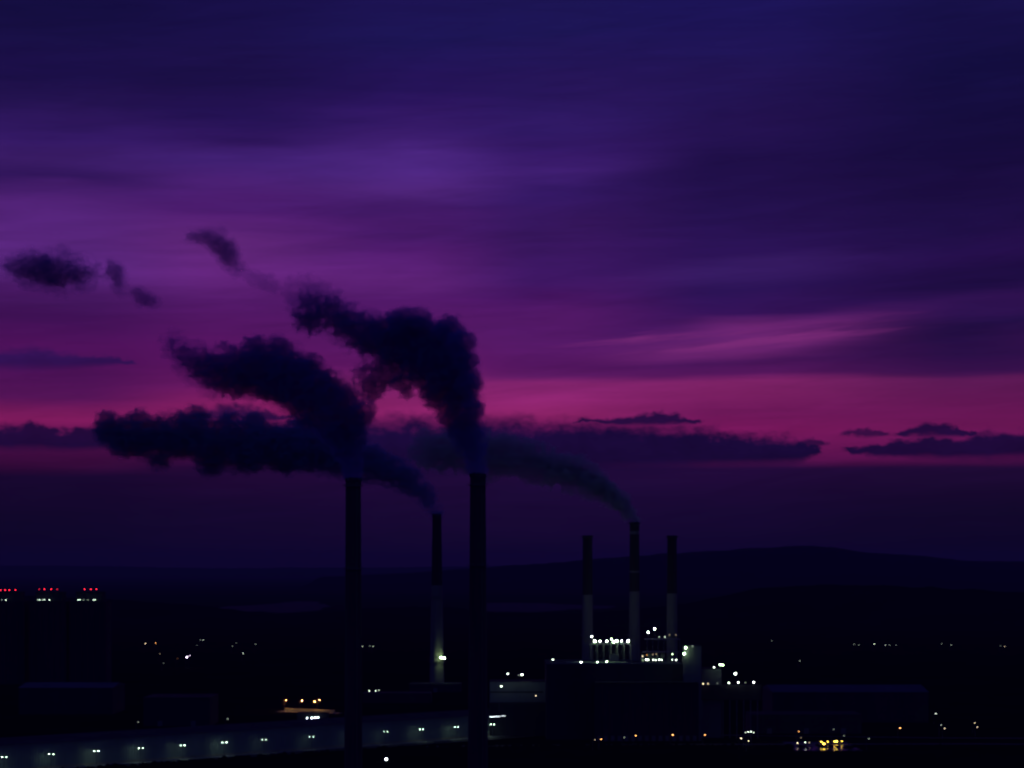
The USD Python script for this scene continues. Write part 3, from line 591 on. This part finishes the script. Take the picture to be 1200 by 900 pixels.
# far lights
far = [(170.5, 754, 'warm', 5.85, .6), (182.3, 753.5, 'amber', 5.2, .6), (187.3, 766, 'warm', 0.65, .6), (191.5, 777, 'white', 0.325, .5), (208, 771.8, 'amber', 0.455, .5), (234.8, 750, 'white', 0.78, .6), (238.2, 750, 'white', 2.08, .6), (231, 756, 'white', 0.325, .6), (272.5, 757, 'white', 0.52, .6), (277, 753.2, 'white', 0.39, .6), (285, 765.5, 'white', 2.08, .6), (299.3, 755, 'white', 0.845, .6), (125.6, 750, 'white', 0.39, .6), (424.8, 757.3, 'white', 2.08, .6), (433.5, 757, 'white', 0.975, .6), (437.2, 757.6, 'white', 1.43, .6), (552, 772, 'green', 0.455, .6)]
row('distant_lamp', 'street lamp', 'small lamp from the left scattered over the dark plain left of the plant', 'small lamps on the plain to the left', far, None, 'street', 9.0)
row('violet_floodlight', 'floodlight', 'bright violet white light from the left on the plain right of the tower blocks', 'violet white lights on the plain', [(219, 769.8, 'violet', 18, 1.0), (222.4, 768.2, 'violet', 5, .5)], None, 'street', 14.0)
far2 = [(904.5, 750.7, 'white', 0.455, .6), (937.3, 774.3, 'white', 0.78, .6), (1001, 755, 'white', 0.845, .6), (1006.5, 755.5, 'white', 0.65, .6), (1024.5, 754.6, 'white', 3.58, .6), (1037.7, 756, 'white', 1.43, .6), (1042.2, 756, 'white', 1.3, .6), (1050, 755.8, 'white', 0.52, .6), (1103.5, 754.3, 'white', 0.78, .6), (1114.5, 755.7, 'white', 0.845, .6), (1177.5, 757.5, 'warm', 1.69, .6), (1172.5, 756.8, 'white', 0.39, .6)]
row('hillside_lamp', 'street lamp', 'tiny lamp from the left in the far line right of the plant', 'tiny lamps in the far line', far2, None, 'street', 9.0)
mid = [(248, 813.6, 'warm', 1.0, .5), (266.8, 842.3, 'white', 1.0, .45), (162, 846, 'white', .7, .45), (58, 803.3, 'white', .9, .45), (33, 755, 'white', .5, .5)]
row('path_lamp', 'street lamp', 'faint lamp from the left between the tower blocks and the long shed', 'faint lamps left of the tall chimneys', mid, None, 'street', 7.0)
row('office_lamp', 'street lamp', 'small white lamp from the left beside the low dark building', 'small lamps by the low dark building', [(432.7, 809.4, 'white', 5, .55), (440.3, 809.4, 'white', 5, .55), (444, 808.6, 'white', 2.2, .5)], None, 'street', 6.0)
# amber street lamps before the plant and at the lower right
front = [(697.3, 866.8, 'warm', 1.2, .35), (704.5, 866, 'amber', 7, .42), (731.6, 864, 'white', 1.0, .38), (745, 862, 'amber', 8, .42), (788.4, 861, 'amber', 9, .45), (826.2, 861, 'amber', 7, .42), (868.7, 865, 'warm', 6, .42), (877.3, 868.2, 'warm', 3, .4)]
row('front_street_lamp', 'street lamp', 'amber street lamp from the left along the road before the ribbed boiler house', 'amber street lamps before the boiler house', front, None, 'street', 7.0)
row('cluster_lamp', 'street lamp', 'white lamp from the left in the small arc right of the amber street lamps', 'white lamps in a small arc', [(873.8, 858.2, 'white', 2.5, .4), (876.8, 857.5, 'white', 6, .42), (880, 857.2, 'white', 7, .42), (883.2, 858.3, 'white', 3, .4)], None, 'street', 10.0)
right = [(936, 857, 'amber', 3.25, .42), (938.6, 864.3, 'warm', 0.52, .4), (976.8, 854.5, 'white', 0.715, .4), (989.2, 862, 'white', 0.52, .4), (1018.2, 865.5, 'white', 0.78, .4), (1054.8, 853, 'amber', 6.5, .5), (1096.7, 836.2, 'white', 3.25, .48), (1103, 849.5, 'white', 1.04, .4), (1107, 853.4, 'warm', 2.27, .45), (1142.3, 847, 'warm', 1.95, .45), (1145.3, 852, 'warm', 1.95, .45)]
row('yard_street_lamp', 'street lamp', 'scattered lamp from the left in the dark yard at the lower right', 'lamps in the dark yard at the lower right', right, None, 'street', 8.0)
row('kerb_lamp', 'lamp', 'low white lamp from the left beside the yellow lamps', 'low white lamps beside the yellow ones', [(934.5, 870.6, 'warm', 5, .42), (943.8, 869.7, 'white', 6, .45), (948.5, 870, 'warm', 1.6, .4)], None, 'street', 2.5)
row('yellow_floodlight', 'floodlight', 'blazing yellow lamp from the left mirrored in the wet yard', 'yellow lamps over the wet yard', [(962.5, 869, 'yellow', 10, .6), (965.5, 871.3, 'yellow', 13, .8), (970, 869, 'yellow', 9, .5), (978, 868.6, 'yellow', 11, .6), (980.3, 868.4, 'yellow', 13, .8), (986.5, 868.3, 'yellow', 9, .5)], None, 'street', 2.2)

# ---------------------------------------------------------------- dark scrub before the road
def bush_belt(path, n, seed, hmax):
    r = np.random.default_rng(seed); p = np.asarray(path, float); seg = np.linalg.norm(np.diff(p, axis=0), axis=1); cum = np.r_[0, np.cumsum(seg)]
    out = []
    for k in range(n):
        s = r.uniform(0, cum[-1]); c = np.array([np.interp(s, cum, p[:, 0]), np.interp(s, cum, p[:, 1])]) + r.normal(0, 5, 2)
        h = hmax * r.uniform(.35, 1)
        m = 70; th, ph = r.uniform(0, 2 * PI, m), np.arccos(r.uniform(-.2, 1, m)); rad = h * .5 * r.uniform(.55, 1.05, m)
        q = np.column_stack([np.cos(th) * np.sin(ph) * rad * 1.2, np.sin(th) * np.sin(ph) * rad * 1.2, np.cos(ph) * rad + h * .45]) + [c[0], c[1], 0]
        a = r.normal(0, 1, (m, 3)); a /= np.linalg.norm(a, axis=1)[:, None]; b = np.cross(a, r.normal(0, 1, (m, 3))); b /= np.linalg.norm(b, axis=1)[:, None]
        sz = h * r.uniform(.1, .2, (m, 1))
        v = np.stack([q - a * sz, q + b * sz, q + a * sz, q - b * sz], 1).reshape(-1, 3); i = np.arange(m) * 4
        out.append(trimesh.Trimesh(v, np.vstack([np.column_stack([i, i + 1, i + 2]), np.column_stack([i, i + 2, i + 3])]), process=False))
    return trimesh.util.concatenate(out)
sb = obj('scrub', bush_belt([(-340, 1290), (-200, 1420), (-60, 1545), (40, 1560), (180, 1540), (400, 1530)], 700, 21, 3.2), LEAF)
tag(sb, 'dark scrub in an uneven belt along the bottom of the view', 'scrub', kind='stuff')

# ---------------------------------------------------------------- smoke
def surface_nets(f, origin, h):
    """The level set f = 0 (f > 0 inside) on a grid as a closed quad mesh."""
    s = f > 0; nx, ny, nz = f.shape
    cs = [s[i:nx - 1 + i, j:ny - 1 + j, k:nz - 1 + k] for i in (0, 1) for j in (0, 1) for k in (0, 1)]
    cnt = sum(c.astype(np.int8) for c in cs); act = (cnt > 0) & (cnt < 8)
    idx = -np.ones(act.shape, int); idx[act] = np.arange(act.sum())
    acc, num = np.zeros(act.shape + (3,)), np.zeros(act.shape)
    cor = [(i, j, k) for i in (0, 1) for j in (0, 1) for k in (0, 1)]
    for a in cor:
        for ax in range(3):
            if a[ax]: continue
            b = list(a); b[ax] = 1
            fa = f[a[0]:nx - 1 + a[0], a[1]:ny - 1 + a[1], a[2]:nz - 1 + a[2]]; fb = f[b[0]:nx - 1 + b[0], b[1]:ny - 1 + b[1], b[2]:nz - 1 + b[2]]
            c = (fa > 0) != (fb > 0); t = np.where(c, fa / np.where(c, fa - fb, 1), 0)
            for q in range(3): acc[..., q] += np.where(c, a[q] + (t if q == ax else 0), 0)
            num += c
    gi = np.stack(np.nonzero(act), -1)
    v = (gi + acc[act] / num[act][:, None]) * h + origin
    quads = []
    for ax in range(3):
        o = [q for q in range(3) if q != ax]
        sl = lambda d: tuple(slice(d if q == ax else 0, f.shape[q] - 1 + d if q == ax else f.shape[q]) for q in range(3))
        sa, sb_ = s[sl(0)], s[sl(1)]
        for flip in (0, 1):
            e = np.stack(np.nonzero((sa & ~sb_) if not flip else (~sa & sb_)), -1)
            e = e[(e[:, o[0]] > 0) & (e[:, o[1]] > 0) & (e[:, o[0]] < f.shape[o[0]] - 1) & (e[:, o[1]] < f.shape[o[1]] - 1)]
            if not len(e): continue
            def c(d0, d1):
                k = e.copy(); k[:, o[0]] += d0; k[:, o[1]] += d1; return idx[k[:, 0], k[:, 1], k[:, 2]]
            qd = np.stack([c(-1, -1), c(0, -1), c(0, 0), c(-1, 0)], -1)
            if (ax == 1) != bool(flip): qd = qd[:, ::-1]
            quads.append(qd)
    q = np.vstack(quads)
    return v, np.vstack([q[:, [0, 1, 2]], q[:, [0, 2, 3]]])

def plume_mesh(line, D, drift, seed, h=1.0, billow=0.6, puffs=11, extra=(), size=1.0, until=1.0, rag=0.6, taper=6.0, jitter=.06):
    """Smoke along a line of (px, py, radius in px): overlapping puffs with a cauliflower surface. drift: metres away from the camera per metre travelled."""
    r = np.random.default_rng(seed)
    P, R, d = [], [], 0.0; last = None
    for px, py, rp in line:
        q = at(px, py, D + d * drift)
        if last is not None:
            d += np.linalg.norm((q - last)[[0, 2]]); q = at(px, py, D + d * drift)
        P.append(q); R.append(rp * (D + d * drift) / F); last = q
    P, R = np.array(P), np.array(R) * size; seg = np.r_[0, np.cumsum(np.linalg.norm(np.diff(P, axis=0), axis=1))]
    C, S_ = [], []
    s = 0.0
    while s < seg[-1] * until:
        c = np.array([np.interp(s, seg, P[:, k]) for k in range(3)]); rr = np.interp(s, seg, R) * max(1 - (s / (seg[-1] * until)) ** taper * (until < 1), .05)
        C.append(c); S_.append(rr * .78)
        for _ in range(puffs):
            a = r.normal(0, 1, 3); a /= np.linalg.norm(a)
            k = r.uniform(.25, .5); C.append(c + a * rr * (1 - k) * r.uniform(.75, 1.08) + r.normal(0, jitter, 3) * rr); S_.append(rr * k)
        s += max(rr * .45, 1.2)
    for px, py, rp, dd in extra:
        q = at(px, py, D + dd); C.append(q); S_.append(rp * D / F * size)
    C, S_ = np.array(C), np.array(S_)
    lo, hi = (C - S_[:, None]).min(0) - 5, (C + S_[:, None]).max(0) + 5
    n = np.ceil((hi - lo) / h).astype(int) + 1
    f = np.full(n, -9.0)
    ax = [lo[k] + np.arange(n[k]) * h for k in range(3)]
    for c, rr in zip(C, S_):
        m = rr * 1.7 + 4; sl = tuple(slice(max(0, int((c[k] - m - lo[k]) / h)), min(n[k], int((c[k] + m - lo[k]) / h) + 2)) for k in range(3))
        X, Y, Z = np.meshgrid(*(ax[k][sl[k]] for k in range(3)), indexing='ij')
        f[sl] = np.maximum(f[sl], rr - np.sqrt((X - c[0]) ** 2 + (Y - c[1]) ** 2 + (Z - c[2]) ** 2))
    X, Y, Z = np.meshgrid(*ax, indexing='ij'); Q = np.stack([X, Y, Z], -1)
    near = np.abs(f) < 8; q = Q[near]; Rm = np.median(R)
    w = Rm * .5
    tt = np.clip((q[:, 0] - P[0, 0]) / (P[-1, 0] - P[0, 0]), 0, 1) ** 1.5; amp = billow * Rm * (1 + rag * tt)
    b1 = 1 - np.abs(2 * noise(q / w, seed) - 1); b2 = 1 - np.abs(2 * noise(q / (w * .45), seed + 1) - 1); b3 = fbm(q / (w * .22), 2, seed + 2)
    f[near] += amp * ((b1 - .6) * .5 + (b2 - .6) * .42 + (b3 - .5) * .34)
    f[[0, -1]] = f[:, [0, -1]] = f[:, :, [0, -1]] = -1
    return surface_nets(f, lo, h)

def smoke(name, label, line, D, drift, seed, col, shells, h=1.1, extra=(), group=None, billow=1.1, rag=.5):
    """A plume built as nested bodies of thin smoke: each shell is (size, density, share of the length, part name)."""
    t = tag(UsdGeom.Xform.Define(stage, path_for(name)), label, 'smoke plume' if name == 'smoke_plume' else 'smoke', group)
    for k, (size, dens, until, part) in enumerate(shells):
        key = f'smoke_{str(dens)[2:]}_{int(col[0] * 100)}_{int(col[2] * 100)}'
        if key not in MAT: MAT[key] = usdkit.material(stage, f'/World/Looks/{key}', {'v': ('principled_volume', {'color': tuple(col), 'density': dens, 'anisotropy': 0.2 if col is SMK else -0.1})}, volume='v.volume')
        obj(part, plume_mesh(line, D, drift, seed, h=h, billow=billow, extra=extra, size=size, until=until, rag=rag, taper=1.0 if until < .6 else 6.0, jitter=.22 if name == 'smoke_puff' else .06), MAT[key], t)
    return t
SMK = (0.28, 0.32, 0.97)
DENSE = [(.97, .14, .985, 'core'), (1.06, .03, 1.0, 'veil')]
smoke('smoke_plume', 'thick dark plume from the left tall chimney, bending left in a broad bank', 
    [(414, 558, 7), (412, 547, 9), (409, 532, 15), (406, 512, 22), (398, 492, 33), (377, 466, 36), (347, 446, 37), (315, 434, 36), (282, 438, 30), (252, 436, 26), (226, 424, 21), (207, 408, 14), (200, 399, 9)], D1, .35, 31, SMK, DENSE,
    extra=[(421, 487, 14, 0), (429, 480, 9, -4), (418, 503, 10, 0), (404, 469, 16, 8), (300, 410, 14, 30), (325, 412, 16, 30), (265, 418, 12, 40)], group='plumes from the chimneys')
smoke('smoke_plume', 'biggest dark plume, rising from the tallest chimney and curling up to the left',
    [(560, 552, 7.5), (557, 537, 11), (551, 519, 17), (543, 496, 23), (534, 470, 30), (524, 441, 36), (510, 413, 41), (480, 402, 36), (450, 398, 29), (420, 388, 23), (395, 370, 23), (370, 356, 25), (350, 345, 16)], D2, .35, 32, SMK, DENSE,
    extra=[(429, 447, 11, 40), (438, 453, 12, 42), (446, 440, 14, 38), (425, 438, 8, 40), (458, 434, 15, 36), (434, 462, 8, 40), (470, 449, 10, 25), (478, 457, 6, 20), (489, 440, 12, 20), (541, 403, 14, -6), (546, 425, 12, 0), (527, 387, 14, 5), (472, 379, 15, 20), (491, 376, 12, 15), (362, 373, 14, 60), (552, 478, 12, 0), (549, 452, 12, 0)], group='plumes from the chimneys')
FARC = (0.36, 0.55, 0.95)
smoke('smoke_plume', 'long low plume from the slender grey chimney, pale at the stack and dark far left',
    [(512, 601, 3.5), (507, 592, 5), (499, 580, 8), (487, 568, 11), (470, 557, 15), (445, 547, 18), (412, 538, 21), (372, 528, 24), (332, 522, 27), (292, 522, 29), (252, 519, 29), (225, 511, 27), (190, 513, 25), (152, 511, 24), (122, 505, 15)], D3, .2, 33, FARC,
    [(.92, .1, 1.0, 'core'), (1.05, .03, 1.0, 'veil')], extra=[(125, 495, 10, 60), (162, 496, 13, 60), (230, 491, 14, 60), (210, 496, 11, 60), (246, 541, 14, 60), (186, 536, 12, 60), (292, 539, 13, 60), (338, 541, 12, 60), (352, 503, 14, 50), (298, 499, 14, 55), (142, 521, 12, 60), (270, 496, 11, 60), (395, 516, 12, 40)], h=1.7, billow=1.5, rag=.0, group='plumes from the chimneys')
smoke('smoke_plume', 'thin greenish plume drifting left from the middle banded chimney',
    [(743, 610, 3.6), (736, 600, 6), (726, 588, 10), (711, 575, 14), (692, 563, 18), (667, 553, 20), (640, 545, 21), (610, 538, 23), (580, 533, 24), (540, 528, 24), (500, 530, 20)], D4, .25, 34, (0.85, 0.98, 0.78),
    [(.95, .2, .55, 'core'), (1.06, .09, 1.0, 'veil')], h=1.3, group='plumes from the chimneys')
LOOSE = [(.75, .1, .99, 'core'), (1.12, .035, 1.0, 'veil')]
for line, D, sd, lab in (
        ([(14, 312, 10), (36, 315, 18), (60, 320, 22), (88, 321, 16), (108, 320, 9)], 1560, 41, 'largest loose smoke puff, alone at the left edge of the sky'),
        ([(131, 310, 6), (135, 320, 10), (140, 336, 9)], 1560, 42, 'tiny smoke scrap just right of the largest loose puff'),
        ([(158, 342, 6), (170, 350, 10), (184, 354, 6)], 1560, 43, 'small smoke scrap between the largest loose puff and the left plume'),
        ([(222, 278, 5), (240, 278, 9), (256, 285, 13), (268, 299, 14), (276, 315, 8)], 1540, 44, 'slanting loose smoke wisp, highest of all the smoke'),
        ([(282, 318, 5), (302, 328, 8), (320, 334, 7)], 1530, 45, 'faint smoke wisp trailing left of the tip of the biggest plume')):
    smoke('smoke_puff', lab, line, D, .2, sd, SMK, LOOSE if sd != 45 else LOOSE[1:], h=.9, group='loose smoke puffs', billow=1.5, rag=.5)

# ---------------------------------------------------------------- haze
hz = trimesh.creation.box([2 * HALF + 200, FAR - NEAR + 200, 365.0 + 9.0]); hz.apply_translation([0, (NEAR + FAR) / 2, (365.0 - 9.0) / 2])
tag(obj('haze', hz, usdkit.material(stage, '/World/Looks/haze', {'v': ('principled_volume', {'color': (0.3, 0.24, 0.42), 'density': 3.6e-5, 'anisotropy': 0.1})}, volume='v.volume')), 'thin evening haze over the whole plain', 'haze', kind='stuff')
